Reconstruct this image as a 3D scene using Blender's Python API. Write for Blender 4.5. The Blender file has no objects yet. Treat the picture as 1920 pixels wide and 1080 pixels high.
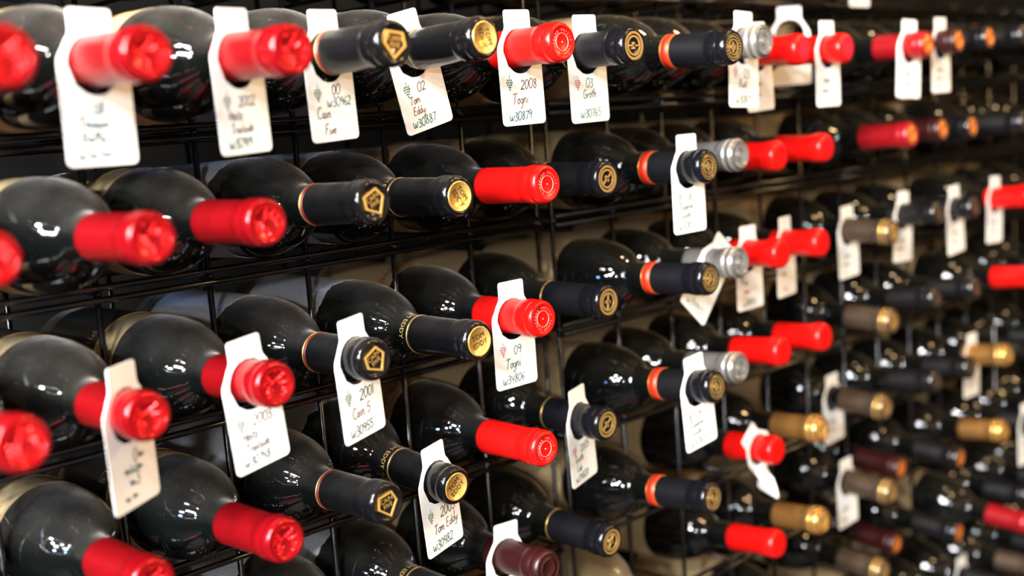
import bpy, bmesh, math, random
from mathutils import Vector, Matrix
random.seed(7)
PI = math.pi
sc = bpy.context.scene
COL = sc.collection

# ---------------------------------------------------------------- camera
FOC = 2172.33                      # focal length in pixels of the 1920-wide frame
R_ = Vector((0.71907582, -0.69127208, -0.07122412))
U_ = Vector((0.15133547, 0.05573767, 0.98690977))
F_ = Vector((0.6782533, 0.72044169, -0.14469359))
CAM = Vector((-0.33257125, -0.76269146, 0.04378618))
cd = bpy.data.cameras.new('camera'); cam = bpy.data.objects.new('camera', cd); COL.objects.link(cam)
cam.matrix_world = Matrix(((R_.x, U_.x, -F_.x, CAM.x), (R_.y, U_.y, -F_.y, CAM.y), (R_.z, U_.z, -F_.z, CAM.z), (0, 0, 0, 1)))
cd.sensor_width = 36.0; cd.lens = FOC * 36.0 / 1920.0; cd.clip_start = 0.02
cd.dof.use_dof = True; cd.dof.focus_distance = 0.885; cd.dof.aperture_fstop = 3.0
sc.camera = cam

# ---------------------------------------------------------------- world, lamps, exposure
wd = bpy.data.worlds.new('world'); sc.world = wd; wd.use_nodes = True
wd.node_tree.nodes['Background'].inputs[0].default_value = (0.9, 0.95, 1.0, 1)
wd.node_tree.nodes['Background'].inputs[1].default_value = 0.02
sc.view_settings.view_transform = 'Standard'; sc.view_settings.look = 'None'
sc.view_settings.gamma = 1; sc.view_settings.use_curve_mapping = False
sc.view_settings.exposure = -0.1

def lamp(name, loc, energy, radius, color):
    l = bpy.data.lights.new(name, 'POINT'); l.energy = energy; l.shadow_soft_size = radius; l.color = color
    o = bpy.data.objects.new(name, l); COL.objects.link(o); o.location = loc; return o
def pane(name, loc, energy, sx, sy, color, aim=(.25, 0, -.1)):
    l = bpy.data.lights.new(name, 'AREA'); l.shape = 'RECTANGLE'; l.size = sx; l.size_y = sy; l.energy = energy; l.color = color
    o = bpy.data.objects.new(name, l); COL.objects.link(o); o.location = loc
    o.rotation_euler = (Vector(aim) - Vector(loc)).to_track_quat('-Z', 'Y').to_euler(); return o
# the lit shop front at the near end of the aisle (several panes), added lights nearer the rack and in front, warm bulbs above, further down and on the opposite wall
pane('pane_main', (-1.55, -0.66, 0.66), 55, .17, .13, (1.0, 0.98, 0.95))
pane('pane_low', (-1.60, -0.36, 0.42), 26, .20, .07, (0.82, 0.91, 1.0))
pane('pane_side', (-1.50, -1.12, 0.52), 56, .11, .12, (0.91, 0.96, 1.0))
pane('pane_far', (-1.62, -0.84, 0.40), 22, .10, .08, (0.90, 0.95, 1.0))
pane('pane_high', (-1.50, -0.90, 0.92), 24, .09, .10, (1.0, 0.92, 0.80))
pane('pane_inner', (-1.45, -0.04, 0.78), 34, .14, .10, (1.0, 0.93, 0.84))
pane('pane_inner_low', (-1.50, -0.16, 0.52), 16, .08, .07, (1.0, 0.95, 0.9))
pane('pane_top', (-1.30, -0.45, 1.10), 14, .26, .05, (1.0, 0.90, 0.78))
pane('pane_blue', (-1.60, -0.30, 0.12), 18, .12, .06, (0.22, 0.45, 1.0))
pane('added_near', (-0.95, -0.70, 0.80), 26, .10, .07, (1.0, 0.98, 0.94))  # these four are added nearer the rack for shoulder highlights and label light
pane('added_near_low', (-0.88, -0.98, 0.60), 9, .07, .07, (0.9, 0.95, 1.0))
pane('added_near_top', (-1.00, -0.45, 0.98), 22, .13, .04, (1.0, 0.93, 0.85))
pane('added_near_slit', (-0.80, -0.80, 0.98), 13, .12, .03, (1.0, 0.93, 0.85))
lamp('lamp_over_rack', (0.95, -0.34, 1.22), 20, 0.05, (1.0, 0.72, 0.38))
lamp('added_front_light', (-1.05, -1.45, 0.24), 62, 0.05, (0.90, 0.95, 1.0))  # frontal white light added to brighten the tags and labels
lamp('lamp_warm_over', (0.55, -0.95, 1.18), 36, 0.07, (1.0, 0.64, 0.28))
lamp('lamp_warm_over_far', (1.35, -0.80, 1.20), 22, 0.06, (1.0, 0.68, 0.32))
lamp('lamp_warm_aisle', (2.3, -0.85, 0.85), 30, 0.07, (1.0, 0.68, 0.32))
lamp('lamp_blue_aisle', (2.1, -1.0, 0.12), 1.5, 0.05, (0.3, 0.5, 1.0))
lamp('lamp_wall_wash', (1.45, -1.50, 0.62), 36, 0.05, (1.0, 0.64, 0.28))

# ---------------------------------------------------------------- rack geometry (metres)
W = 0.0854943; GAP = 0.0197666; Z0 = 0.0545475; PITCH = 0.105
RAILR = 0.0025; BODYR = 0.0375; H = 0.297
def cell_x(c): return (c + .5) * W + (GAP if c >= 5 else 0)
def rail_z(r): return Z0 - (r - 1) * PITCH
def axis_z(r): return rail_z(r) + RAILR + BODYR
def pix_ray(x, y): return F_ + R_ * ((x - 960) / FOC) - U_ * ((y - 540) / FOC)
def proj(P):
    d = P - CAM; z = d.dot(F_)
    return 960 + FOC * d.dot(R_) / z, 540 - FOC * d.dot(U_) / z, FOC / z
def at_x(x, y, X):
    d = pix_ray(x, y); return CAM + d * ((X - CAM.x) / d.x)

# ---------------------------------------------------------------- materials
def new_mat(name):
    m = bpy.data.materials.new(name); m.use_nodes = True
    return m, m.node_tree.nodes, m.node_tree.links, m.node_tree.nodes['Principled BSDF']
def mat(name, col, rough=.5, metal=0, noise=0, scale=300, bump=0, spec=.5, coat=0):
    m, n, l, b = new_mat(name)
    b.inputs['Base Color'].default_value = (*col, 1); b.inputs['Roughness'].default_value = rough
    b.inputs['Metallic'].default_value = metal; b.inputs['Specular IOR Level'].default_value = spec
    b.inputs['Coat Weight'].default_value = coat
    if noise or bump:
        tc = n.new('ShaderNodeTexCoord'); nz = n.new('ShaderNodeTexNoise'); nz.inputs['Scale'].default_value = scale
        nz.inputs['Detail'].default_value = 4; l.new(tc.outputs['Object'], nz.inputs['Vector'])
        if noise:
            mx = n.new('ShaderNodeMix'); mx.data_type = 'RGBA'
            mx.inputs['A'].default_value = (*[c * (1 - noise) for c in col], 1); mx.inputs['B'].default_value = (*[min(1, c * (1 + noise)) for c in col], 1)
            l.new(nz.outputs['Fac'], mx.inputs['Factor']); l.new(mx.outputs['Result'], b.inputs['Base Color'])
        if bump:
            bp = n.new('ShaderNodeBump'); bp.inputs['Strength'].default_value = bump; bp.inputs['Distance'].default_value = .001
            l.new(nz.outputs['Fac'], bp.inputs['Height']); l.new(bp.outputs['Normal'], b.inputs['Normal'])
    return m
def shiny_lip(m, rough):
    """foil is burnished where it is rolled over the bottle's lip"""
    n = m.node_tree.nodes; l = m.node_tree.links; b = n['Principled BSDF']
    tc = n.new('ShaderNodeTexCoord'); s = n.new('ShaderNodeSeparateXYZ'); l.new(tc.outputs['Object'], s.inputs[0])
    mr = n.new('ShaderNodeMapRange'); mr.inputs['From Min'].default_value = H - .024; mr.inputs['From Max'].default_value = H - .018
    mr.inputs['To Min'].default_value = b.inputs['Roughness'].default_value; mr.inputs['To Max'].default_value = rough
    l.new(s.outputs['Z'], mr.inputs['Value']); l.new(mr.outputs['Result'], b.inputs['Roughness'])
    return m
def dusty(name, col, rough, dust, dcol=(.26, .235, .205), metal=0, spec=.5, pw=1.0):
    """smooth surface with a film of settled dust on whatever faces up"""
    m, n, l, b = new_mat(name)
    g = n.new('ShaderNodeNewGeometry'); s = n.new('ShaderNodeSeparateXYZ'); l.new(g.outputs['Normal'], s.inputs[0])
    mr = n.new('ShaderNodeMapRange'); mr.inputs['From Min'].default_value = 0.0; mr.inputs['From Max'].default_value = 1.0
    mr.inputs['To Min'].default_value = 0; mr.inputs['To Max'].default_value = dust; mr.interpolation_type = 'SMOOTHSTEP'
    l.new(s.outputs['Z'], mr.inputs['Value'])
    tc = n.new('ShaderNodeTexCoord')
    nz = n.new('ShaderNodeTexNoise'); nz.inputs['Scale'].default_value = 45; nz.inputs['Detail'].default_value = 6; l.new(tc.outputs['Object'], nz.inputs['Vector'])
    n2 = n.new('ShaderNodeTexNoise'); n2.inputs['Scale'].default_value = 1400; n2.inputs['Detail'].default_value = 2; l.new(tc.outputs['Object'], n2.inputs['Vector'])
    a = n.new('ShaderNodeMath'); a.operation = 'MULTIPLY'; l.new(nz.outputs['Fac'], a.inputs[0]); l.new(n2.outputs['Fac'], a.inputs[1])
    a2 = n.new('ShaderNodeMath'); a2.operation = 'MULTIPLY'; a2.inputs[1].default_value = 3.2; l.new(a.outputs[0], a2.inputs[0])
    f = n.new('ShaderNodeMath'); f.operation = 'MULTIPLY'; f.use_clamp = True; l.new(mr.outputs['Result'], f.inputs[0]); l.new(a2.outputs[0], f.inputs[1])
    b.inputs['Base Color'].default_value = (*col, 1); b.inputs['Roughness'].default_value = rough; b.inputs['Metallic'].default_value = metal
    b.inputs['Specular IOR Level'].default_value = spec
    b.inputs['Sheen Roughness'].default_value = .35; b.inputs['Sheen Tint'].default_value = (*[min(1, c * 3.2) for c in dcol], 1)
    l.new(f.outputs[0], b.inputs['Sheen Weight'])
    h = n.new('ShaderNodeMath'); h.operation = 'MULTIPLY'; h.inputs[1].default_value = .16; l.new(f.outputs[0], h.inputs[0])
    d = n.new('ShaderNodeBsdfDiffuse'); d.inputs['Color'].default_value = (*dcol, 1)
    mx = n.new('ShaderNodeMixShader'); l.new(h.outputs[0], mx.inputs[0]); l.new(b.outputs[0], mx.inputs[1]); l.new(d.outputs[0], mx.inputs[2])
    l.new(mx.outputs[0], n['Material Output'].inputs['Surface'])
    return m
M = {}
M['wire'] = mat('black enamelled wire', (.002, .0022, .003), .2, 0, spec=.5)
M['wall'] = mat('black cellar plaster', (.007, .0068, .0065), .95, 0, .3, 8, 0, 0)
M['room_dark'] = mat('dark cellar paint', (.06, .05, .04), .9, 0, .2, 3, 0, .1)
M['room'] = mat('cellar room paint', (.22, .17, .11), .9, 0, .2, 3)
M['floor'] = mat('dark cellar floor', (.06, .05, .045), .6, 0, .3, 6)
M['glass_dusty'] = dusty('dark green glass with dust', (.002, .0025, .0025), .05, .38)
M['glass_mid'] = dusty('dark green glass thin dust', (.002, .0025, .0025), .04, .28)
M['glass_clean'] = dusty('dark wine glass', (.002, .0025, .0025), .035, .14, (.25, .19, .11))
M['glass_amber'] = dusty('amber glass', (.16, .115, .06), .12, .35, (.5, .42, .3))
M['foil_red'] = mat('crimson metallic foil', (.26, .003, .006), .30, .55, .12, 160, .15)
M['foil_red_end'] = mat('crimson embossed foil', (.62, .008, .010), .24, .65)
M['red'] = mat('bright red capsule', (.46, .0035, .0025), .40, 0, .10, 900, .12, .3)
M['wax'] = mat('smooth bright red capsule', (.50, .004, .003), .28, 0, .04, 200, 0, .35)
M['cap_black'] = dusty('charcoal capsule dusty', (.0025, .0025, .003), .30, .15, spec=.35)
M['cap_gloss'] = dusty('gloss black capsule', (.002, .002, .0025), .15, .15, spec=.4)
M['cap_navy'] = mat('matt blue black capsule', (.0032, .0033, .0045), .42, 0, .25, 900, .12, .3)
M['silver'] = mat('pewter grey capsule', (.15, .14, .135), .38, .5, .12, 500, .08)
M['silver_lite'] = mat('polished pewter', (.50, .48, .45), .27, .75)
M['bronze'] = mat('bronze brown capsule', (.10, .066, .043), .38, .6, .15, 400, .08)
M['copper'] = mat('gold copper capsule', (.46, .22, .06), .32, .75, .12, 400, .08)
M['wine_red'] = mat('deep red foil capsule', (.26, .005, .008), .32, .25, .1, 300)
M['maroon'] = mat('maroon capsule', (.026, .0035, .0035), .36, .2, .2, 700, .15)
M['cap_dark'] = mat('dark brown black capsule', (.005, .0045, .005), .38, 0, .2, 500)
M['gold'] = mat('gold foil', (.88, .54, .15), .26, .75)
M['old_gold'] = mat('old gold foil', (.60, .37, .12), .32, .75)
M['gilt'] = mat('matt gilt print', (.42, .27, .09), .5, .2)
M['orange'] = mat('orange red band', (.44, .015, .003), .45, 0, .08, 600)
M['orange_end'] = mat('copper orange cap end', (.85, .26, .05), .3, .6)
M['ring_red'] = mat('thin red ring', (.16, .006, .005), .4)
M['emboss_red'] = mat('raised red lettering', (.95, .30, .24), .25, .2)
M['pale'] = mat('pale dot', (.8, .75, .66), .5)
M['paper'] = mat('white card', (.82, .82, .80), .75, 0, .02, 90)
M['cream'] = mat('cream label paper', (.34, .24, .12), .7, 0, .08, 60)
M['white_label'] = mat('speckled white label paper', (.40, .40, .42), .8, 0, .35, 420)
M['dark_label'] = mat('black and gold label', (.03, .024, .016), .45, 0, .2, 60)
M['ink_teal'] = mat('teal ink', (.0, .10, .105), .8, spec=.1); M['ink_green'] = mat('green ink', (.0, .10, .045), .8, spec=.1)
M['ink_black'] = mat('black ink', (.006, .006, .006), .8, spec=.1); M['ink_brown'] = mat('brown ink', (.10, .028, .010), .8, spec=.1)
M['ink_tan'] = mat('faded tan ink', (.20, .095, .04), .8, spec=.1); M['ink_blue'] = mat('faded blue ink', (.07, .17, .22), .8, spec=.1)
M['ink_grey'] = mat('faded grey ink', (.17, .17, .18), .8, spec=.1); M['ink_pink'] = mat('pink stamp ink', (.50, .03, .08), .8, spec=.1)
M['ink_orange'] = mat('orange ink', (.50, .10, .02), .8, spec=.1); M['print_red'] = mat('dark red print', (.22, .02, .015), .6)

for _k, _r in (('cap_black', .13), ('cap_navy', .16), ('cap_dark', .2), ('foil_red', .18), ('red', .26), ('silver', .25), ('bronze', .25), ('copper', .25)): shiny_lip(M[_k], _r)

# ---------------------------------------------------------------- mesh helpers
def mesh_from(name, bm, m, smooth=True):
    bmesh.ops.recalc_face_normals(bm, faces=bm.faces[:])
    me = bpy.data.meshes.new(name); bm.to_mesh(me); bm.free()
    me.materials.append(m)
    if smooth:
        for p in me.polygons: p.use_smooth = True
    return me
def obj(name, me, parent=None, loc=None, rot=None):
    o = bpy.data.objects.new(name, me); COL.objects.link(o); o.parent = parent
    if loc is not None: o.location = loc
    if rot is not None: o.rotation_euler = rot
    return o
def empty(name, mw):
    o = bpy.data.objects.new(name, None); COL.objects.link(o); o.empty_display_size = .03; o.matrix_world = mw; return o
def tag_obj(o, label=None, cat=None, group=None, kind=None):
    if label: o['label'] = label
    if cat: o['category'] = cat
    if group: o['group'] = group
    if kind: o['kind'] = kind
    return o
def lathe(bm, prof, seg=40, jag=None):
    """prof: list of (r, z); r == 0 closes with a pole"""
    rows = []
    for i, (r, z) in enumerate(prof):
        if r < 1e-6: rows.append([bm.verts.new((0, 0, z))]); continue
        rows.append([bm.verts.new((r * math.cos(2 * PI * k / seg), r * math.sin(2 * PI * k / seg), z + (jag[i][k] if jag and jag[i] else 0))) for k in range(seg)])
    for a, b in zip(rows, rows[1:]):
        for k in range(seg):
            q = (k + 1) % seg
            if len(a) == 1 and len(b) > 1: bm.faces.new((a[0], b[k], b[q]))
            elif len(b) == 1 and len(a) > 1: bm.faces.new((a[k], a[q], b[0]))
            elif len(a) > 1: bm.faces.new((a[k], a[q], b[q], b[k]))
def smooth_prof(pts, n=4):
    out = []
    for i in range(len(pts) - 1):
        p0 = pts[max(i - 1, 0)]; p1 = pts[i]; p2 = pts[i + 1]; p3 = pts[min(i + 2, len(pts) - 1)]
        for k in range(n):
            t = k / n
            out.append(tuple(.5 * ((2 * p1[j]) + (-p0[j] + p2[j]) * t + (2 * p0[j] - 5 * p1[j] + 4 * p2[j] - p3[j]) * t * t + (-p0[j] + 3 * p1[j] - 3 * p2[j] + p3[j]) * t ** 3) for j in range(len(p1))))
    out.append(tuple(pts[-1])); return out
def tube(bm, a, b, r, seg=8):
    a = Vector(a); b = Vector(b); d = (b - a).normalized(); u = d.orthogonal().normalized(); v = d.cross(u)
    A = [bm.verts.new(a + u * (r * math.cos(2 * PI * k / seg)) + v * (r * math.sin(2 * PI * k / seg))) for k in range(seg)]
    B = [bm.verts.new(x.co + (b - a)) for x in A]
    for k in range(seg): bm.faces.new((A[k], A[(k + 1) % seg], B[(k + 1) % seg], B[k]))
    bm.faces.new(A[::-1]); bm.faces.new(B)
def box(bm, x0, x1, y0, y1, z0, z1):
    v = [bm.verts.new((x, y, z)) for x in (x0, x1) for y in (y0, y1) for z in (z0, z1)]
    for f in ((0, 1, 3, 2), (4, 6, 7, 5), (0, 4, 5, 1), (2, 3, 7, 6), (0, 2, 6, 4), (1, 5, 7, 3)): bm.faces.new([v[i] for i in f])
def prism(bm, pts, z0, z1):
    A = [bm.verts.new((x, y, z0)) for x, y in pts]; B = [bm.verts.new((x, y, z1)) for x, y in pts]
    bm.faces.new(A[::-1]); bm.faces.new(B); n = len(pts)
    for k in range(n): bm.faces.new((A[k], A[(k + 1) % n], B[(k + 1) % n], B[k]))
def ring_band(bm, outer, inner, z0, z1):
    """closed band between two matching outlines, z0 to z1"""
    n = len(outer)
    L = [[bm.verts.new((x, y, z)) for x, y in pts] for pts, z in ((outer, z0), (outer, z1), (inner, z1), (inner, z0))]
    for a in range(4):
        A = L[a]; B = L[(a + 1) % 4]
        for k in range(n): bm.faces.new((A[k], A[(k + 1) % n], B[(k + 1) % n], B[k]))
def circ(r, n=32, cx=0, cy=0): return [(cx + r * math.cos(2 * PI * k / n), cy + r * math.sin(2 * PI * k / n)) for k in range(n)]
_tcache = {}
def text_bm(s, size):
    """flat triangulated lettering as (verts, faces, width), letters in the XY plane, centred"""
    key = (s, size)
    if key in _tcache: return _tcache[key]
    cu = bpy.data.curves.new('t', 'FONT'); cu.body = s; cu.size = size; cu.align_x = 'CENTER'; cu.align_y = 'CENTER'; cu.resolution_u = 2
    o = bpy.data.objects.new('t', cu); COL.objects.link(o)
    dg = bpy.context.evaluated_depsgraph_get(); me = bpy.data.meshes.new_from_object(o.evaluated_get(dg))
    vs = [tuple(v.co) for v in me.vertices]; fs = [tuple(p.vertices) for p in me.polygons]
    bpy.data.objects.remove(o); bpy.data.curves.remove(cu); bpy.data.meshes.remove(me)
    _tcache[key] = (vs, fs); return vs, fs
def add_text(bm, s, size, fn):
    vs, fs = text_bm(s, size); V = [bm.verts.new(fn(x, y)) for x, y, z in vs]
    for f in fs:
        try: bm.faces.new([V[i] for i in f])
        except ValueError: pass

# ---------------------------------------------------------------- handwriting: a stroke font
G_ = {
 '0': (.62, ['.3,1 .08,.75 .05,.4 .2,.03 .42,.1 .55,.5 .5,.85 .3,1']), '1': (.3, ['.12,.95 .14,.5 .13,0']),
 '2': (.62, ['.06,.78 .2,.98 .45,.95 .5,.7 .3,.35 .05,.03 .3,.06 .58,.02']), '3': (.58, ['.08,.92 .35,1 .46,.8 .22,.55 .5,.4 .48,.12 .25,-.02 .05,.1']),
 '4': (.6, ['.1,.95 .12,.55 .4,.52 .5,.55', '.48,.95 .42,.4 .4,-.05']), '5': (.58, ['.15,.95 .12,.55 .4,.58 .48,.3 .3,.02 .06,.06', '.14,.95 .55,1']),
 '6': (.58, ['.42,.98 .15,.6 .08,.25 .25,0 .46,.15 .4,.42 .12,.35']), '7': (.55, ['.05,.92 .3,.95 .52,.94 .35,.5 .22,0']),
 '8': (.58, ['.46,.85 .25,1 .1,.8 .3,.55 .48,.3 .28,0 .08,.2 .28,.52 .46,.85']), '9': (.56, ['.46,.8 .25,.98 .08,.75 .2,.5 .44,.66 .46,.85 .44,.4 .36,0']),
 'W': (.85, ['.05,.75 .12,.2 .25,.05 .38,.3 .42,.55', '.42,.55 .46,.15 .6,.08 .72,.4 .75,.75']),
 'T': (.6, ['.02,.92 .3,.98 .62,1', '.34,.97 .28,.4 .24,0']), 'o': (.42, ['.22,.5 .05,.3 .15,.02 .34,.15 .32,.42 .2,.5 .4,.44']),
 'g': (.45, ['.36,.45 .14,.48 .06,.22 .22,.05 .36,.3 .38,.45 .36,-.1 .22,-.42 .05,-.3']), 'n': (.45, ['.05,.48 .07,.02', '.07,.3 .22,.5 .32,.4 .33,.05 .44,.05']),
 'i': (.24, ['.1,.48 .1,.1 .22,.02', '.14,.75 .16,.72']), 'm': (.62, ['.05,.48 .06,.02', '.06,.3 .18,.5 .26,.35 .27,.02', '.27,.3 .4,.5 .48,.35 .5,.04 .6,.05']),
 'E': (.52, ['.45,.95 .12,.9 .1,.5 .08,.05 .42,.02', '.1,.5 .36,.53']), 'd': (.46, ['.34,.45 .12,.46 .06,.18 .2,.02 .34,.22', '.4,1 .36,.4 .4,.02']),
 'y': (.44, ['.06,.48 .1,.15 .28,.18 .38,.48', '.4,.5 .3,-.1 .12,-.4 .02,-.3']), 'C': (.6, ['.5,.85 .3,1 .08,.65 .08,.25 .3,.0 .52,.15']),
 'a': (.44, ['.32,.45 .1,.42 .06,.15 .2,.02 .32,.25 .34,.47 .33,.08 .44,.02']), 'G': (.62, ['.5,.88 .28,1 .06,.6 .1,.15 .35,.0 .52,.2 .5,.42 .3,.42']),
 'r': (.36, ['.06,.48 .07,.02', '.07,.3 .2,.5 .34,.45']), 't': (.34, ['.16,.85 .13,.2 .28,.04', '.02,.52 .34,.56']), 'h': (.45, ['.08,1 .07,.02', '.07,.3 .24,.5 .32,.35 .34,.02']),
 'H': (.6, ['.08,.98 .06,0', '.5,1 .48,0', '.07,.5 .5,.52']), 'e': (.4, ['.06,.26 .32,.3 .26,.5 .08,.42 .06,.12 .22,.0 .38,.1']),
 'z': (.42, ['.05,.46 .36,.48 .06,.03 .4,.04']), 'l': (.22, ['.1,1 .08,.2 .2,.02']), 's': (.36, ['.3,.46 .12,.48 .1,.3 .3,.2 .22,.0 .03,.05']),
 'F': (.5, ['.1,.95 .08,0', '.08,.95 .48,.98', '.09,.52 .38,.54']), 'v': (.4, ['.04,.48 .18,.03 .36,.5']), 'R': (.58, ['.08,.0 .1,.95 .4,.95 .42,.65 .1,.5 .5,.02']),
 'M': (.7, ['.06,0 .1,.95 .3,.35 .52,.97 .58,.02']), 'u': (.44, ['.05,.48 .08,.08 .26,.06 .34,.48 .34,.1 .44,.02']), 'b': (.44, ['.08,1 .06,.05 .3,.03 .36,.3 .2,.46 .07,.3']), ' ': (.3, []),
 '~': (.7, ['.0,.3 .1,.5 .18,.15 .28,.5 .38,.12 .46,.45 .58,.2 .7,.35']),
}
def hand_width(s): return sum(G_[c][0] for c in s)
def add_hand(bm, s, x0, y0, h, zfn, width=.00075, rise=0.0):
    rnd = random.Random(s); x = x0
    for ch in s:
        adv, strokes = G_[ch]; jy = rnd.uniform(-.04, .04) * h; js = rnd.uniform(.92, 1.08)
        for st in strokes:
            pts = [tuple(float(v) for v in q.split(',')) for q in st.split()]
            pts = smooth_prof(pts, 4) if len(pts) > 2 else pts
            P = [Vector((x + (px + .12 * py) * h * js, y0 + jy + py * h * js + rise * (x - x0), 0)) for px, py in pts]
            prev = None
            for i, q in enumerate(P):
                d = (P[min(i + 1, len(P) - 1)] - P[max(i - 1, 0)]); d = d.normalized() if d.length > 1e-9 else Vector((1, 0, 0))
                nrm = Vector((-d.y, d.x, 0)) * width * .5
                a = q + nrm; b = q - nrm
                cur = (bm.verts.new((a.x, a.y, zfn(a.y))), bm.verts.new((b.x, b.y, zfn(b.y))))
                if prev: bm.faces.new((prev[0], cur[0], cur[1], prev[1]))
                prev = cur
        x += adv * h * js
    return x

# ---------------------------------------------------------------- the room
def struct(name, b, m):
    bm = bmesh.new(); box(bm, *b); return tag_obj(obj(name, mesh_from(name, bm, m, False)), kind='structure')
FLOOR = -1.45; CEIL = 1.35
struct('floor', (-2.6, 3.4, -1.95, .44, FLOOR - .1, FLOOR), M['floor'])
struct('ceiling', (-2.6, 3.4, -1.95, .44, CEIL, CEIL + .1), M['room_dark'])
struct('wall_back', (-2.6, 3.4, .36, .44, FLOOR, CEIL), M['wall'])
struct('wall_front', (-2.6, 3.4, -2.05, -1.95, FLOOR, CEIL), M['room'])
struct('wall_left', (-2.7, -2.6, -1.95, .44, FLOOR, CEIL), M['room_dark'])
struct('wall_right', (3.4, 3.5, -1.95, .44, FLOOR, CEIL), M['room_dark'])

# ---------------------------------------------------------------- the two wire racks
RAILS = range(0, 10)
def build_rack(c0, c1, label):
    off = GAP if c0 >= 5 else 0
    x0 = c0 * W + off; x1 = c1 * W + off
    root = empty('wire_wine_rack', Matrix.Translation((x0, 0.085, FLOOR)))
    tag_obj(root, label, 'wine rack')
    top = rail_z(-1) + .07
    def child(name, me, x, y, z): o = obj(name, me, root); o.location = (x - x0, y - .085, z - FLOOR); return o
    bm = bmesh.new(); tube(bm, (0, 0, 0), (0, 0, top - FLOOR), .0023, 10); rod = mesh_from('upright_rod', bm, M['wire'])
    bm = bmesh.new(); tube(bm, (0, 0, 0), (x1 - x0, 0, 0), RAILR, 10); rail = mesh_from('rail', bm, M['wire'])
    bm = bmesh.new(); tube(bm, (0, 0, 0), (0, .17, 0), .0018, 8); dw = mesh_from('depth_wire', bm, M['wire'])
    for c in range(c0, c1 + 1):
        x = c * W + off
        child('upright_rod', rod, x, 0.0045, FLOOR); child('back_rod', rod, x, .1745, FLOOR)
    for r in list(RAILS) + [-1]:
        z = rail_z(r)
        child('front_rail', rail, x0, 0, z); child('front_rail', rail, x0, -.0006, z - .0085); child('back_rail', rail, x0, .17, z - .010)
        for c in range(c0, c1 + 1): child('depth_wire', dw, c * W + off, 0, z - .0043)
    return root
build_rack(-4, 5, 'black wire wine rack section holding the dusty crimson capped bottles')
build_rack(5, 19, 'black wire wine rack section holding the orange banded and pewter capped bottles')

# ---------------------------------------------------------------- bottle meshes
def zt(t): return H - t
def body_mesh(m):
    sh = [(.0375, .160), (.0375, .149), (.0371, .138), (.0359, .128), (.0337, .118), (.0305, .109), (.0267, .1015), (.0227, .0955), (.0189, .0910), (.0166, .0880), (.0152, .0845), (.0146, .080), (.0144, .072)]
    prof = [(0, .022), (.012, .017), (.024, .006), (.031, 0), (.035, .0008), (.0368, .003), (.0375, .007)]
    prof += [(r, zt(t)) for r, t in smooth_prof(sh, 4)] + [(.0136, zt(.055)), (.0128, zt(.045)), (.0128, zt(.006)), (0, zt(.006))]
    bm = bmesh.new(); lathe(bm, prof, 56); return mesh_from('glass', bm, m)
CAPLEN = {}
def capsule_mesh(m, kind, length):
    e = length
    if kind == 'wax':
        k = [(0, .0006), (.0085, .0003), (.0122, .0006), (.0143, .0022), (.0152, .0055), (.0154, .010), (.0150, .0150), (.0143, .0195), (.0139, .025), (.0140, .035), (.0144, e - .01), (.0148, e)]
        k = [k[0]] + smooth_prof(k[1:], 3)
    else:
        k = [(0, .0013), (.0103, .0013), (.0110, .0008), (.0118, .0002), (.0130, .0004), (.0142, .0020), (.0149, .0042), (.0151, .0060), (.0148, .0078), (.0144, .0088), (.0147, .0098),
             (.0151, .0115), (.0152, .0140), (.0150, .0170), (.0147, .0192), (.0142, .0205), (.0140, .0222), (.0141, .03), (.0143, .045), (.0147, e - .002), (.0148, e)]
    prof = [(r, zt(t)) for r, t in k] + [(.0142, zt(e))]
    bm = bmesh.new(); lathe(bm, prof, 48); return mesh_from('capsule', bm, m)
def ring_mesh(name, m, t0, t1, r):
    bm = bmesh.new(); lathe(bm, [(r - .0008, zt(t0)), (r, zt(t0)), (r, zt(t1)), (r - .0008, zt(t1))], 48); return mesh_from(name, bm, m)
def label_mesh(m, t0, t1, r=.0378, jag=0):
    seg = 72; rnd = random.Random(3); j = None
    if jag:
        v = [0] * seg; cur = 0
        for k in range(seg): cur = cur * .7 + rnd.uniform(-jag, jag) * .6; v[k] = cur
        j = [v, v, None, None]
    bm = bmesh.new(); lathe(bm, [(BODYR - .0001, zt(t0)), (r, zt(t0)), (r, zt(t1)), (BODYR - .0001, zt(t1))], seg, j); return mesh_from('paper_label', bm, m, False)
def wrap_text(name, m, s, size, t, r, ang=0, flip=False):
    """lettering running round the bottle, letter tops towards the neck"""
    bm = bmesh.new()
    def fn(x, y):
        a = ang + x / r; return (r * math.cos(a), r * math.sin(a), zt(t) + y)
    add_text(bm, s, size, fn); return mesh_from(name, bm, m, False)
EZ = zt(.0013)          # the flat of a grooved cap end
def emblem_facets():
    bm = bmesh.new(); rnd = random.Random(11)
    ring_band(bm, circ(.0103, 40), circ(.0094, 40), EZ, EZ + .0006)
    for k in range(46):
        a = rnd.uniform(0, 2 * PI); q = .0088 * math.sqrt(rnd.uniform(.08, 1)); s = rnd.uniform(.0007, .0015); th = rnd.uniform(0, 2 * PI)
        cx, cy = q * math.cos(a), q * math.sin(a); n = 5
        V = [bm.verts.new((cx + s * math.cos(th + 2 * PI * i / n), cy + s * math.sin(th + 2 * PI * i / n), EZ)) for i in range(n)]
        T = bm.verts.new((cx + rnd.uniform(-.4, .4) * s, cy + rnd.uniform(-.4, .4) * s, EZ + .0009))
        for i in range(n): bm.faces.new((V[i], V[(i + 1) % n], T))
    return mesh_from('cap_emblem', bm, M['foil_red_end'], False)
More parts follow.
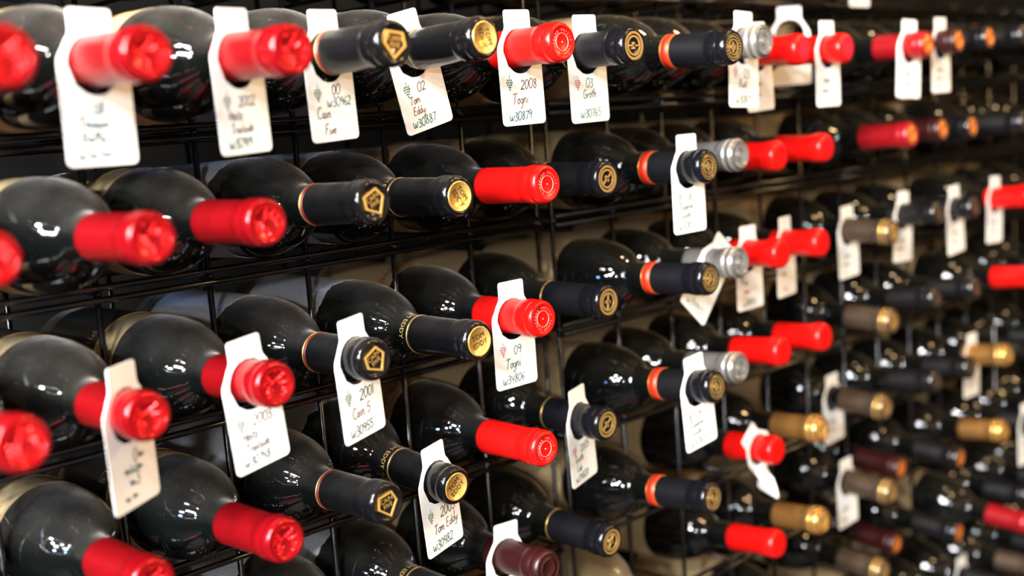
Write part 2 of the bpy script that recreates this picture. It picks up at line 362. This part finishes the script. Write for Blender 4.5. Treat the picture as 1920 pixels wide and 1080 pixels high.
def emblem_shield():
    pts = [(-.0062, .0072), (.0062, .0072), (.0088, -.001), (0, -.0102), (-.0088, -.001)]
    bm = bmesh.new(); ring_band(bm, pts, [(x * .82, y * .82) for x, y in pts], EZ, EZ + .0009)
    for s, y in (('CAIN', .0028), ('FIVE', -.0014)): add_text(bm, s, .0046, lambda x, yy, y=y: (x, yy + y, EZ + .0006))
    return mesh_from('cap_emblem', bm, M['gold'], False)
def emblem_disc():
    bm = bmesh.new(); lathe(bm, [(0, EZ + .0004), (.0098, EZ + .0004), (.0101, EZ + .0012), (.0109, EZ + .0012), (.0112, EZ)], 40)
    return mesh_from('cap_emblem', bm, M['gold'])
def emblem_disc_text():
    bm = bmesh.new()
    for s, y in (('TOM', .0034), ('EDDY', -.0022)): add_text(bm, s, .0056, lambda x, yy, y=y: (x, yy + y, EZ + .0007))
    return mesh_from('cap_lettering', bm, M['cap_gloss'], False)
def ring_letters(bm, s, r, size, z):
    n = len(s)
    for i, ch in enumerate(s):
        if ch == ' ': continue
        a = PI / 2 - 2 * PI * i / n
        def fn(x, y, a=a): return ((r + y) * math.cos(a - x / r), (r + y) * math.sin(a - x / r), z)
        add_text(bm, ch, size, fn)
def emblem_ringtext():
    bm = bmesh.new(); ring_letters(bm, 'PHILIP TOGNI VINEYARD ', .0086, .0024, EZ + .0006)
    ring_band(bm, circ(.0066, 32), circ(.0063, 32), EZ, EZ + .0004); prism(bm, circ(.0005, 8), EZ, EZ + .0006)
    return mesh_from('cap_emblem', bm, M['emboss_red'], False)
def emblem_rings(m):
    bm = bmesh.new(); ring_band(bm, circ(.0112, 40), circ(.0092, 40), EZ - .0002, EZ + .0008); ring_band(bm, circ(.0080, 36), circ(.0064, 36), EZ, EZ + .0007)
    for b in ((-.0064, .0064, -.0007, .0007), (-.0011, .0011, -.0028, .0028)): box(bm, b[0], b[1], b[2], b[3], EZ, EZ + .0008)
    return mesh_from('cap_emblem', bm, m, False)
def emblem_seal(m):
    bm = bmesh.new()
    for k in range(22): prism(bm, circ(.00072, 6, .0088 * math.cos(2 * PI * k / 22), .0088 * math.sin(2 * PI * k / 22)), EZ, EZ + .0007)
    ring_band(bm, circ(.0068, 36), circ(.0058, 36), EZ, EZ + .0007); ring_band(bm, circ(.0112, 40), circ(.0106, 40), EZ, EZ + .0006)
    ring_band(bm, circ(.0030, 20), circ(.0019, 20), EZ, EZ + .0008); box(bm, -.0006, .0006, -.0045, .0045, EZ, EZ + .0007)
    return mesh_from('cap_emblem', bm, m, False)
def emblem_plain(m):
    bm = bmesh.new(); lathe(bm, [(0, EZ + .0003), (.0062, EZ + .0003), (.0068, EZ + .0009), (.0078, EZ + .0009), (.0082, EZ + .0003), (.0104, EZ + .0004), (.0112, EZ)], 36)
    return mesh_from('cap_emblem', bm, m)
EM = {'facets': emblem_facets(), 'shield': emblem_shield(), 'disc': emblem_disc(), 'disctext': emblem_disc_text(), 'ringtext': emblem_ringtext(), 'rings': emblem_rings(M['old_gold']),
      'seal': emblem_seal(M['old_gold']), 'seal_silver': emblem_seal(M['silver_lite']), 'plain_silver': emblem_plain(M['silver_lite']), 'plain_bronze': emblem_plain(M['old_gold']), 'plain_gold': emblem_plain(M['gold']),
      'plain_orange': emblem_plain(M['orange_end']), 'plain_dark': emblem_plain(M['bronze']), 'plain_maroon': emblem_plain(M['maroon'])}
BODY = {k: body_mesh(M[k]) for k in ('glass_dusty', 'glass_mid', 'glass_clean', 'glass_amber')}
LAB = {'cream': label_mesh(M['cream'], .157, .27), 'white': label_mesh(M['white_label'], .158, .265, jag=.004), 'duo': label_mesh(M['cream'], .154, .182), 'band': label_mesh(M['dark_label'], .186, .272)}
RED_TXT = wrap_text('label_lettering', M['print_red'], 'PHILIP TOGNI', .0120, .1705, .0384, 0)
RED_LINE = label_mesh(M['print_red'], .1608, .1614, .0380)
GOLD_TXT = wrap_text('label_lettering', M['gilt'], 'PILS', .012, .197, .0384, 0)
BLK_TXT = wrap_text('label_lettering', M['ink_black'], 'VIEE', .0050, .166, .0382, 0)
GOLD_LINE = label_mesh(M['gold'], .1840, .1854, .0380)
NECK_TXT = wrap_text('neck_lettering', M['gilt'], 'TOM EDDY  ·  TOM EDDY  ·', .0062, .0735, .0149, 0)
# style: glass, capsule material, capsule kind, capsule length, emblem, collar rings, label, plain words
CAPS = {}
def capsule(mk, kind, ln):
    k = (mk, kind, ln)
    if k not in CAPS: CAPS[k] = capsule_mesh(M[mk], kind, ln)
    return CAPS[k]
RINGS = {'line_gold': ring_mesh('collar_ring', M['old_gold'], .0665, .0675, .01495), 'cain_gold': ring_mesh('collar_ring', M['old_gold'], .0668, .0676, .01495), 'cain_red': ring_mesh('collar_ring', M['ring_red'], .0640, .0655, .01495),
         'orange': ring_mesh('collar_band', M['orange'], .0590, .0680, .01500), 'orange_edge': ring_mesh('collar_edge', M['orange_end'], .0676, .0682, .01505), 'orange_edge2': ring_mesh('collar_edge', M['orange_end'], .0588, .0593, .01505),
         'silver': ring_mesh('lip_ring', M['silver_lite'], .0030, .0062, .01520), 'silver2': ring_mesh('lip_ring', M['silver_lite'], .0100, .0135, .01530), 'bronze': ring_mesh('lip_ring', M['gold'], .0045, .0062, .01520), 'bronze2': ring_mesh('lip_ring', M['gold'], .0105, .0125, .01530),
         'step': ring_mesh('collar_ring', M['cap_dark'], .0203, .0212, .0144)}
STY = {
 'A': ('glass_dusty', 'foil_red', 'std', .069, ['facets'], [], 'duo', 'dusty wine bottle with crimson foil capsule'),
 'B': ('glass_dusty', 'cap_black', 'std', .0664, ['shield'], ['cain_gold', 'cain_red'], 'white', 'wine bottle with gold-shield charcoal capsule'),
 'C': ('glass_mid', 'cap_gloss', 'std', .0664, ['disc', 'disctext'], ['line_gold'], 'white', 'wine bottle with gold-disc glossy black capsule'),
 'D': ('glass_mid', 'red', 'std', .069, ['ringtext'], [], 'red', 'wine bottle with lettered bright red capsule'),
 'E': ('glass_clean', 'cap_navy', 'std', .0664, ['rings'], ['line_gold'], 'cream', 'wine bottle with gold-ringed matt black capsule'),
 'F': ('glass_clean', 'cap_navy', 'std', .0590, ['seal'], ['orange', 'orange_edge', 'orange_edge2'], 'cream', 'wine bottle with orange-banded black capsule'),
 'G': ('glass_clean', 'silver', 'std', .060, ['seal_silver'], ['silver', 'silver2', 'step'], 'cream', 'wine bottle with pewter grey capsule'),
 'H': ('glass_clean', 'wax', 'wax', .060, [], [], 'cream', 'wine bottle with smooth red capsule'),
 'I': ('glass_clean', 'bronze', 'std', .060, ['plain_bronze'], ['bronze', 'bronze2', 'step'], 'cream', 'wine bottle with bronze brown capsule'),
 'J': ('glass_clean', 'copper', 'std', .060, ['plain_gold'], ['bronze', 'bronze2', 'step'], 'cream', 'wine bottle with copper gold capsule'),
 'K': ('glass_clean', 'wine_red', 'std', .062, ['plain_orange'], [], 'cream', 'wine bottle with deep red capsule'),
 'L': ('glass_clean', 'cap_dark', 'std', .062, ['plain_dark'], [], 'cream', 'wine bottle with plain black capsule'),
 'P': ('glass_clean', 'cap_dark', 'std', .062, ['plain_orange'], [], 'cream', 'wine bottle with copper-ended dark capsule'),
 'Q': ('glass_clean', 'maroon', 'std', .062, ['plain_orange'], [], 'cream', 'wine bottle with copper-ended maroon capsule'),
 'M': ('glass_mid', 'maroon', 'std', .066, ['plain_maroon'], [], 'cream', 'wine bottle with maroon capsule'),
 'N': ('glass_amber', 'cap_navy', 'std', .062, ['rings'], [], 'cream', 'amber glass wine bottle with black capsule'),
}
AX = {}     # (row, col) -> (cap end point, axis direction towards the cap)
SHP = [(.149, .0375), (.139, .0371), (.129, .0358), (.119, .0334), (.1105, .0301), (.1035, .0262), (.0975, .0223), (.092, .0188), (.0865, .0163), (.08, .0150)]
def body_r(t):
    if t >= .149: return .0379
    for (a, ra), (b, rb) in zip(SHP, SHP[1:]):
        if t >= b: return rb + (ra - rb) * (t - b) / (a - b) + .0004
    return .0153
def bottle_axis(r, c, px=None, py=None):
    X = cell_x(c); anchor = Vector((X, .035, axis_z(r) + .0004))
    if px is None:
        cap = Vector((X, -.115 + random.Random(r * 31 + c).uniform(-.012, .012), axis_z(r) + .001))
    else:
        cap = at_x(px, py, X); k = .075 * (.035 - cap.y); cap.z = min(max(cap.z, axis_z(r) - k), axis_z(r) + k)
    for _ in range(12):                                     # lift the axis until the bottle lies clear on the front and back rails
        d = (cap - anchor).normalized(); lift = 0
        for yy, zr in ((0, rail_z(r)), (.17, rail_z(r) - .010)):
            P = cap + d * ((yy - cap.y) / d.y); t = (cap - P).length
            lift = max(lift, zr + RAILR + .0003 + body_r(t) - P.z)
        if lift <= 1e-5: break
        anchor.z += lift
    AX[(r, c)] = (cap, d); return cap, d
def frame(d):
    x = (Vector((1, 0, 0)) - d * d.x).normalized(); y = d.cross(x)
    return Matrix(((x.x, y.x, d.x), (x.y, y.y, d.y), (x.z, y.z, d.z)))
def build_bottle(r, c, style, px, py, spin=None):
    cap, d = bottle_axis(r, c, px, py)
    base = cap - d * H
    root = empty('wine_bottle', Matrix.Translation(base) @ frame(d).to_4x4())
    gl, cm, ck, cl, ems, rings, lab, words = STY[style]
    rnd = random.Random(r * 101 + c * 7)
    sp = rnd.uniform(-.5, .5) if spin is None else math.radians(spin)
    obj('glass', BODY[gl], root)
    k = obj('capsule', capsule(cm, ck, cl), root)
    for e in ems: obj(EM[e].name.split('.')[0], EM[e], k, rot=(0, 0, sp))
    for q in rings: obj(RINGS[q].name.split('.')[0], RINGS[q], k)
    la = rnd.uniform(-.6, .6)
    if lab == 'red':
        o = obj('paper_label', LAB['cream'], root); t = obj('label_lettering', RED_TXT, o, rot=(0, 0, 2.85 + la * .3)); obj('label_line', RED_LINE, o)
    elif lab == 'duo':
        o = obj('paper_label', LAB['duo'], root); obj('label_lettering', BLK_TXT, o, rot=(0, 0, 2.5 + la * .3)); obj('label_line', GOLD_LINE, o)
        o = obj('label_band', LAB['band'], root); obj('label_lettering', GOLD_TXT, o, rot=(0, 0, 2.4 + la * .3))
    elif lab == 'white': obj('paper_label', LAB['white'], root, rot=(0, 0, la * 5))
    else: obj('paper_label', LAB['cream'], root)
    if style == 'C': obj('neck_lettering', NECK_TXT, root, rot=(0, 0, 1.0 + la * .4))
    return root

# ---------------------------------------------------------------- the bottles: row, column of the rack cell, capsule style, where its cap shows
T = [
 (1, -2, 'A', 14, 106), (1, -1, 'A', 280, 100), (1, 0, 'A', 552, 93), (1, 1, 'B', 742, 80), (1, 2, 'C', 910, 70), (1, 3, 'D', 1056, 78), (1, 4, 'E', 1190, 85), (1, 5, 'F', 1377, 88), (1, 6, 'G', 1435, 76), (1, 7, 'H', 1508, 92), (1, 8, 'H', 1590, 90),
 (1, 10, 'K', 1742, 83), (1, 11, 'Q', 1800, 76), (1, 12, 'P', 1858, 70), (1, 13, 'L', 1925, 64),
 (2, -2, 'A', -10, 487), (2, -1, 'A', 288, 447), (2, 0, 'A', 503, 417), (2, 1, 'B', 703, 378), (2, 2, 'C', 863, 368), (2, 3, 'D', 1028, 345), (2, 4, 'E', 1140, 335), (2, 5, 'F', 1330, 312), (2, 6, 'G', 1390, 290), (2, 7, 'H', 1465, 292), (2, 8, 'H', 1553, 276),
 (2, 10, 'K', 1712, 252), (2, 11, 'Q', 1770, 242), (2, 12, 'P', 1826, 237), (2, 13, 'L', 1925, 228),
 (3, -2, 'A', 45, 832), (3, -1, 'A', 280, 782), (3, 0, 'A', 520, 722), (3, 1, 'B', 705, 675), (3, 2, 'C', 900, 640), (3, 3, 'D', 1020, 598), (3, 4, 'E', 1142, 566), (3, 5, 'F', 1333, 523), (3, 6, 'G', 1390, 492), (3, 7, 'H', 1470, 475), (3, 8, 'H', 1545, 455),
 (3, 10, 'I', 1677, 436), (3, 11, 'L', 1762, 398), (3, 12, 'L', 1830, 388), (3, 13, 'H', 1940, 352),
 (4, -1, 'A', 290, 1093), (4, 0, 'A', 538, 1015), (4, 1, 'B', 728, 945), (4, 2, 'C', 858, 930), (4, 3, 'D', 1025, 842), (4, 4, 'E', 1140, 796), (4, 5, 'F', 1345, 723), (4, 6, 'G', 1390, 690), (4, 7, 'H', 1472, 659), (4, 8, 'H', 1550, 632),
 (4, 10, 'I', 1677, 604), (4, 11, 'L', 1758, 558), (4, 12, 'L', 1832, 540), (4, 13, 'H', 1950, 497),
 (5, 3, 'M', 1030, 1066), (5, 4, 'E', 1148, 1016), (5, 5, 'F', 1338, 925), (5, 7, 'H', 1460, 845), (5, 8, 'J', 1543, 800), (5, 10, 'I', 1665, 776), (5, 11, 'L', 1758, 702), (5, 12, 'L', 1822, 682), (5, 13, 'J', 1893, 652),
 (6, 5, 'N', None, None), (6, 7, 'H', 1463, 1020), (6, 8, 'J', 1545, 970), (6, 10, 'I', 1676, 932), (6, 11, 'Q', 1692, 890), (6, 12, 'P', 1803, 860), (6, 13, 'J', 1885, 790),
 (7, 10, 'I', 1660, 1078), (7, 11, 'Q', 1684, 1035), (7, 12, 'P', 1800, 1000), (7, 13, 'K', 1940, 985),
]
SPIN = {(1, 1): -8, (2, 1): 28, (3, 1): 32, (4, 1): 12, (1, 2): -75, (2, 2): -55, (3, 2): 15, (4, 2): 40, (1, 4): 0, (2, 4): 40, (3, 4): 85, (4, 4): 40, (5, 4): 60}
have = {(a, b) for a, b, *_ in T}
EXTRA = []
colsty = {-2: 'A', -1: 'A', 0: 'A', 1: 'B', 2: 'C', 3: 'D', 4: 'E', 5: 'F', 6: 'G', 7: 'H', 8: 'H', 10: 'I', 11: 'L', 12: 'L', 13: 'L'}
for c in range(-2, 14):
    if c != 9: EXTRA.append((0, c, colsty[c], None, None))
EXTRA += [(4, -2, 'A', None, None)] + [(5, c, colsty[c], None, None) for c in (-1, 0, 1, 2)] + [(6, c, colsty[c], None, None) for c in (2, 3, 4)] + [(7, c, colsty[c], None, None) for c in (5, 7, 8)]
EXTRA += [(8, c, 'L' if c % 2 else 'I', None, None) for c in range(10, 17)]
EXTRA += [(r, c, 'L', None, None) for r in range(1, 9) for c in range(14, 17) if (r, c) not in {(8, 14), (8, 15), (8, 16)}]
BOT = {}
for r, c, s, px, py in T + EXTRA:
    if (r, c) in BOT: continue
    BOT[(r, c)] = (build_bottle(r, c, s, px, py, SPIN.get((r, c))), s)

# ---------------------------------------------------------------- neck tags
def outline():
    """tag shaped like a little bottle: narrow head, sloping shoulders, square body; hole centre at the origin"""
    w0, w1, top, bot = .0138, .0230, .031, -.056
    cr = .0035
    half = [(0, top), (w0 - .002, top), (w0 - .0006, top - .0006), (w0, top - .002), (w0, top - .012), (w0 + .0006, top - .0145), (w0 + .003, top - .018), (w1 - .003, top - .0235), (w1 - .0008, top - .027), (w1, top - .031), (w1, 0), (w1, -.02), (w1, bot + cr)]
    half += [(w1 - cr + cr * math.cos(a), bot + cr - cr * math.sin(a)) for a in (PI / 6, PI / 3, PI / 2)] + [(w1 * .4, bot), (0, bot)]
    return half + [(-x, y) for x, y in half[::-1][1:-1]]
HOLE = .0170
def tag_mesh(curl, fold=None):
    o = outline(); n = len(o); th = .00045
    inner = [(HOLE * x / math.hypot(x, y), HOLE * y / math.hypot(x, y)) for x, y in o]
    bm = bmesh.new(); rows = []
    steps = [0, .25, .5, .75, 1]
    for zz in (0, th):
        rows.append([[bm.verts.new((a[0] + (b[0] - a[0]) * s, a[1] + (b[1] - a[1]) * s, zz)) for a, b in zip(inner, o)] for s in steps])
    for side in rows:
        for A, B in zip(side, side[1:]):
            for k in range(n): bm.faces.new((A[k], A[(k + 1) % n], B[(k + 1) % n], B[k]))
    for q in (0, -1):
        A, B = rows[0][q], rows[1][q]
        for k in range(n): bm.faces.new((A[k], A[(k + 1) % n], B[(k + 1) % n], B[k]))
    for v in bm.verts: v.co.z += curl(v.co.y) if fold is None else 0
    if fold:
        for v in bm.verts: v.co = fold(v.co)
    return mesh_from('tag_card', bm, M['paper'], False)
def grape_bm(bm, x, y, s, zfn):
    rnd = random.Random(5)
    for j, n in enumerate((3, 4, 3, 2, 1)):
        for i in range(n):
            cx = x + (i - (n - 1) / 2) * s * .26 + rnd.uniform(-.03, .03) * s; cy = y - j * s * .24; r = s * .10
            V = [bm.verts.new((cx + r * math.cos(2 * PI * k / 6), cy + r * math.sin(2 * PI * k / 6), zfn(cy))) for k in range(6)]; bm.faces.new(V)
    V = [bm.verts.new((cx_, cy_, zfn(cy_))) for cx_, cy_ in ((x - .02 * s, y + .15 * s), (x + .05 * s, y + .15 * s), (x + .12 * s, y + .5 * s), (x + .05 * s, y + .5 * s))]; bm.faces.new(V)
TAGS = []
def place_tag(mw, lines, stamp, label, curl_k=0.0, stamp_pos=(-.0135, -.0215)):
    curl = lambda y: curl_k * y * y
    root = empty('neck_tag', mw)
    card = obj('tag_card', tag_mesh(curl), root)
    zf = lambda y: curl(y) + .00065
    for s, x, y, h, ink in lines:
        bm = bmesh.new(); add_hand(bm, s, x, y, h, zf, .0007 if ink not in ('ink_blue', 'ink_grey') else .0009, rise=.04)
        obj('handwriting', mesh_from('handwriting', bm, M[ink], False), card)
    if stamp:
        bm = bmesh.new(); grape_bm(bm, *stamp_pos, .0075, zf); obj('grape_stamp', mesh_from('grape_stamp', bm, M[stamp], False), card)
    tag_obj(root, label, 'tag', 'handwritten white neck tags on the bottles'); return root
def hang(r, c, xl, roll=0, yaw=0, pitch=0, lines=(), stamp=None, label='', curl=0.0, t=None, nr=.0148, sp=(-.0135, -.0215)):
    """hang a tag on the neck of bottle (r, c); xl = where the neck's near side meets the card in the photo"""
    cap, d = AX[(r, c)]
    if t is None:
        best = None
        for i in range(10, 110):
            tt = i * .001; x, y, s = proj(cap - d * tt); e = abs(x - .70 * nr * s - xl)
            if best is None or e < best[0]: best = (e, tt)
        t = max(.024, best[1])
    P = cap - d * t
    drop = HOLE - nr
    Rm = Matrix.Rotation(math.radians(yaw), 4, 'Z') @ Matrix.Rotation(PI / 2 + math.radians(pitch), 4, 'X') @ Matrix.Rotation(math.radians(roll), 4, 'Z')
    return place_tag(Matrix.Translation(P + Vector((0, 0, -drop))) @ Rm, lines, stamp, label, curl, sp)
def L3(a, b, c, ink='ink_teal', i2=None, i3=None):
    return [(a, -.002, -.029, .0075, ink), (b, -.012, -.040, .0080, i2 or ink), (c, -.0165, -.0525, .0066, i3 or ink)]
def L4(a, b, b2, c, ink='ink_teal', i2=None, i3=None):
    return [(a, -.004, -.0275, .0066, ink), (b, -.014, -.0355, .0064, i2 or ink), (b2, -.013, -.0435, .0064, i2 or ink), (c, -.0165, -.0525, .0062, i3 or ink)]
SCR = lambda ink='ink_grey': [('~~', -.010, -.033, .009, ink), ('~~', -.012, -.043, .008, ink), ('~', -.012, -.052, .007, ink)]
ATAG = {}
def tg(r, c, key, *a, **k):
    k['label'] = k.pop('lab'); ATAG.setdefault((r, c), key); return hang(r, c, *a, **k)
tg(1, -1, 'the smeared blue tag', 140, lines=L4('08', 'T~ma~', 'R~My', 'W3~4~1', 'ink_blue', 'ink_blue', 'ink_blue'), lab='white neck tag with smeared blue writing on a crimson capsule', roll=-1, yaw=10)
tg(1, 0, 'the tag numbered W30919', 410, lines=L4('2002', 'Heitz', 'Trailside', 'W30919', 'ink_grey', 'ink_grey', 'ink_blue'), stamp='ink_teal', lab='white neck tag numbered W30919 in faint grey writing', roll=1.5, yaw=18)
tg(1, 1, 'the tag numbered W30962', 583, lines=[('00', .000, -.0255, .0072, 'ink_black'), ('W30962', -.006, -.0335, .0064, 'ink_teal'), ('Cain', -.0165, -.0405, .0078, 'ink_black'), ('Five', -.0105, -.0515, .0072, 'ink_black')], stamp='ink_green', lab='white neck tag numbered W30962 with black and teal writing', roll=2, yaw=12)
tg(1, 2, 'the tag numbered W30887', 745, roll=13, lines=L4('02', 'Tom', 'Eddy', 'W30887', 'ink_brown', 'ink_tan', 'ink_teal'), stamp='ink_green', lab='tilted white neck tag numbered W30887 in teal')
tg(1, 3, 'the tag numbered W30879', 947, lines=L3('2008', 'Togni', 'W30879', 'ink_brown', 'ink_tan', 'ink_teal'), stamp='ink_teal', lab='white neck tag numbered W30879 on a bright red capsule', roll=1)
tg(1, 4, 'the tag numbered W30765', 1075, lines=[('03', -.004, -.0275, .0075, 'ink_teal'), ('Groth', -.008, -.0365, .0072, 'ink_green'), ('W30765', -.013, -.0520, .0066, 'ink_green')], stamp='ink_pink', lab='white neck tag numbered W30765 in green writing', roll=1)
tg(1, 6, 'the tag with green figures', 1372, lines=[('03', -.001, -.029, .008, 'ink_black'), ('Rud', -.008, -.038, .008, 'ink_brown'), ('W30877', -.014, -.0525, .0068, 'ink_green')], stamp='ink_pink', lab='white neck tag with green figures beside the pewter cap', roll=-3)
tg(1, 7, 'the orange-written tag', 1402, lines=SCR('ink_orange'), lab='white neck tag with orange writing behind the pewter cap', roll=2)
tg(1, 8, 'the almost blank tag', 1553, lines=SCR(), lab='almost blank white neck tag on a smooth red capsule', roll=0)
tg(1, 10, 'the pair of overlapping tags', 1702, lines=SCR(), lab='front one of two overlapping white neck tags on deep red capsule', roll=0)
hang(1, 10, 1688, yaw=-6, lines=SCR(), label='rear one of two overlapping white neck tags on deep red capsule', roll=-4)
tg(1, 11, 'the tag behind the paired tags', 1785, lines=SCR(), lab='white neck tag on the dark red capsule next to paired tags')
tg(2, 5, 'the tag numbered W30842', 1280, lines=L4('08', 'Reserve', 'Groth', 'W30842', 'ink_green', 'ink_green', 'ink_green'), stamp='ink_pink', lab='white neck tag numbered W30842 above the orange banded bottles')
tg(3, 6, 'the steeply tilted tag', 1318, roll=-42, lines=[('~~', -.010, -.036, .010, 'ink_green'), ('W34943', -.016, -.051, .0075, 'ink_green')], lab='steeply tilted white neck tag on a pewter grey capsule', nr=.0145)
tg(3, 7, 'the tag with an orange word', 1385, lines=[('~', -.010, -.031, .009, 'ink_green'), ('~~', -.011, -.040, .007, 'ink_orange'), ('W30842', -.014, -.0525, .0064, 'ink_green')], lab='white neck tag with an orange word on a smooth red capsule', stamp='ink_green')
tg(3, 8, 'the tag with one faint line', 1455, lines=[('~~', -.012, -.034, .007, 'ink_tan'), ('~', -.006, -.050, .007, 'ink_green')], lab='white neck tag with one faint tan line on red capsule', yaw=8)
tg(3, 10, 'the tag on the bronze capsule', 1573, lines=SCR('ink_teal'), lab='white neck tag with teal dashes on a bronze brown capsule', roll=2)
tg(3, 11, 'the half hidden tag', 1677, lines=SCR(), lab='white neck tag partly hidden behind the bronze brown capsule', roll=-3)
tg(3, 12, 'the tag beyond bronze', 1775, lines=SCR(), lab='white neck tag on black capsule beyond the bronze one', roll=4)
tg(3, 13, 'the farthest tag', 1850, lines=SCR(), lab='white neck tag against the far smooth red capsule', roll=-3)
tg(3, 3, 'the tag numbered W34806', 937, lines=L3('09', 'Togni', 'W34806', 'ink_teal', 'ink_teal', 'ink_teal'), stamp='ink_pink', lab='white neck tag numbered W34806 with pink grape stamp')
tg(3, 1, 'the tag numbered W30955', 650, lines=L3('2001', 'Cain 5', 'W30955', 'ink_black', 'ink_tan', 'ink_teal'), stamp='ink_green', lab='white neck tag numbered W30955 on a charcoal capsule', roll=4, yaw=15)
tg(3, 0, 'the tag numbered W30748', 437, lines=L4('2003', 'Heitz', 'Trailside', 'W30748', 'ink_grey', 'ink_grey', 'ink_blue'), stamp='ink_teal', lab='white neck tag numbered W30748 on a crimson capsule', roll=5, yaw=10)
tg(3, -1, 'the smudged teal tag', 203, lines=[('0~', .0, -.029, .008, 'ink_grey'), ('~W~', -.010, -.036, .008, 'ink_teal'), ('~3', -.006, -.043, .008, 'ink_blue'), ('~ ~', -.012, -.0515, .007, 'ink_grey')], lab='white neck tag with smudged teal words on crimson capsule', yaw=30, roll=1)
tg(4, 4, 'the tag numbered W34820', 1063, lines=L4('2005', 'Groth', 'Cab', 'W34820', 'ink_green', 'ink_green', 'ink_green'), stamp='ink_pink', lab='white neck tag numbered W34820 in green writing', roll=4, yaw=14)
tg(4, 5, 'the tag numbered W30824', 1288, lines=L4('09', 'Reserve', 'Groth', 'W30824', 'ink_black', 'ink_teal', 'ink_teal'), stamp='ink_pink', lab='white neck tag numbered W30824 on an orange banded bottle', roll=5)
tg(4, 2, 'the tag numbered W30982', 800, lines=L3('2003', 'Tom Eddy', 'W30982', 'ink_black', 'ink_brown', 'ink_teal'), stamp='ink_green', lab='white neck tag numbered W30982 on a glossy black capsule', roll=5, yaw=12)
tg(5, 3, 'the tag on the maroon capsule', 925, lines=SCR(), lab='white neck tag on the maroon capsule', roll=-4)
tg(5, 10, 'the tag behind copper gold', 1545, lines=SCR(), lab='white neck tag hanging behind the copper gold capsule', roll=2)
tg(6, 10, 'the tag printed green', 1572, lines=[('~~', -.014, -.038, .012, 'ink_green'), ('~~', -.014, -.050, .008, 'ink_green')], lab='neck tag with broad green print on a bronze capsule', roll=2)
tg(5, 13, 'the two curling tags', 1808, lines=SCR(), lab='white neck tag on the far copper gold capsule', roll=-2)
hang(5, 14, 1850, lines=SCR(), label='curled white neck tag beyond the far copper gold capsule', roll=-6, yaw=25)
tg(0, 10, 'the uppermost tag', 1600, lines=SCR(), lab='white neck tag hanging down from the upper row', t=.058)
tg(8, 13, 'the lowest far tag', 1770, lines=SCR(), lab='white neck tag below the copper gold capsules', t=.072)
hang(6, 14, 1900, lines=SCR(), label='white neck tag on a far black capsule beyond the copper gold one', t=.026)

# a folded tag on the red capsule of row five: a card bent double across its hole
def folded_tag():
    cap, d = AX[(5, 7)]
    sm = lambda t: 0 if t <= 0 else 1 if t >= 1 else t * t * (3 - 2 * t)
    roll = lambda y: math.radians(40) * (1 - sm((-.006 - y) / .03)); twist = lambda y: math.radians(62) * sm((-.016 - y) / .022)
    def centre(y):
        p = Vector((0, 0, 0)); n = 40
        for i in range(n):
            a = roll(y * (i + .5) / n); p += Vector((-math.sin(a), math.cos(a), 0)) * (y / n)
        return p
    def fold(co):
        a = roll(co.y); t = twist(co.y); ax = Vector((math.cos(a) * math.cos(t), math.sin(a) * math.cos(t), -math.sin(t)))
        nz = Vector((math.cos(a) * math.sin(t), math.sin(a) * math.sin(t), math.cos(t)))
        return centre(co.y) + ax * co.x + nz * co.z
    P = cap - d * .025
    mw = Matrix.Translation(P + Vector((0, 0, -.0014))) @ Matrix.Rotation(PI / 2, 4, 'X')
    root = empty('neck_tag', mw); obj('tag_card', tag_mesh(lambda y: 0, fold), root)
    tag_obj(root, 'blank white neck tag twisted round a smooth red capsule', 'tag', 'handwritten white neck tags on the bottles')
    ATAG[(5, 7)] = 'the twisted tag'
folded_tag()
# a loose tag standing on the rail between two red-capped necks in the top row
def loose_tag():
    X = 9.42 * W + GAP; Y = -.020
    mw = Matrix.Translation((X, Y, rail_z(1) - .0085 + RAILR + .066)) @ Matrix.Rotation(math.radians(-42), 4, 'Z') @ Matrix.Rotation(PI / 2, 4, 'X')
    place_tag(mw, (), None, 'loose blank white tag with open hole standing between red capped necks')
loose_tag()

# ---------------------------------------------------------------- say which bottle is which
NUM = {1: 'one row', 2: 'two rows', 3: 'three rows', 4: 'four rows', 5: 'five rows'}
names = {}
for (r, c), (o, s) in BOT.items():
    words = STY[s][7]
    if (r, c) in ATAG: lab = words + ' and ' + ATAG[(r, c)]
    else:
        cand = sorted((abs(r - r2), r2) for (r2, c2) in ATAG if c2 == c and r2 != r)
        if c >= 14: lab = words + ' at the far end of the rack'
        elif cand and c not in (-2,):
            n, r2 = cand[0]; lab = '%s, %s %s %s' % (words, NUM[n], 'below' if r > r2 else 'above', ATAG[(r2, c)])
        elif c == -2: lab = words + ', end column, %s' % {1: 'beside the smeared blue tag', 3: 'beside the smudged teal tag'}.get(r, ['top of it', '', 'between the tagged rows', '', 'below the tagged rows'][r])
        else: lab = words + ' beyond the paired tags, %s' % (NUM[r] + ' down' if r else 'top')
    tag_obj(o, lab, 'wine bottle', 'wine bottles lying in the wire racks')
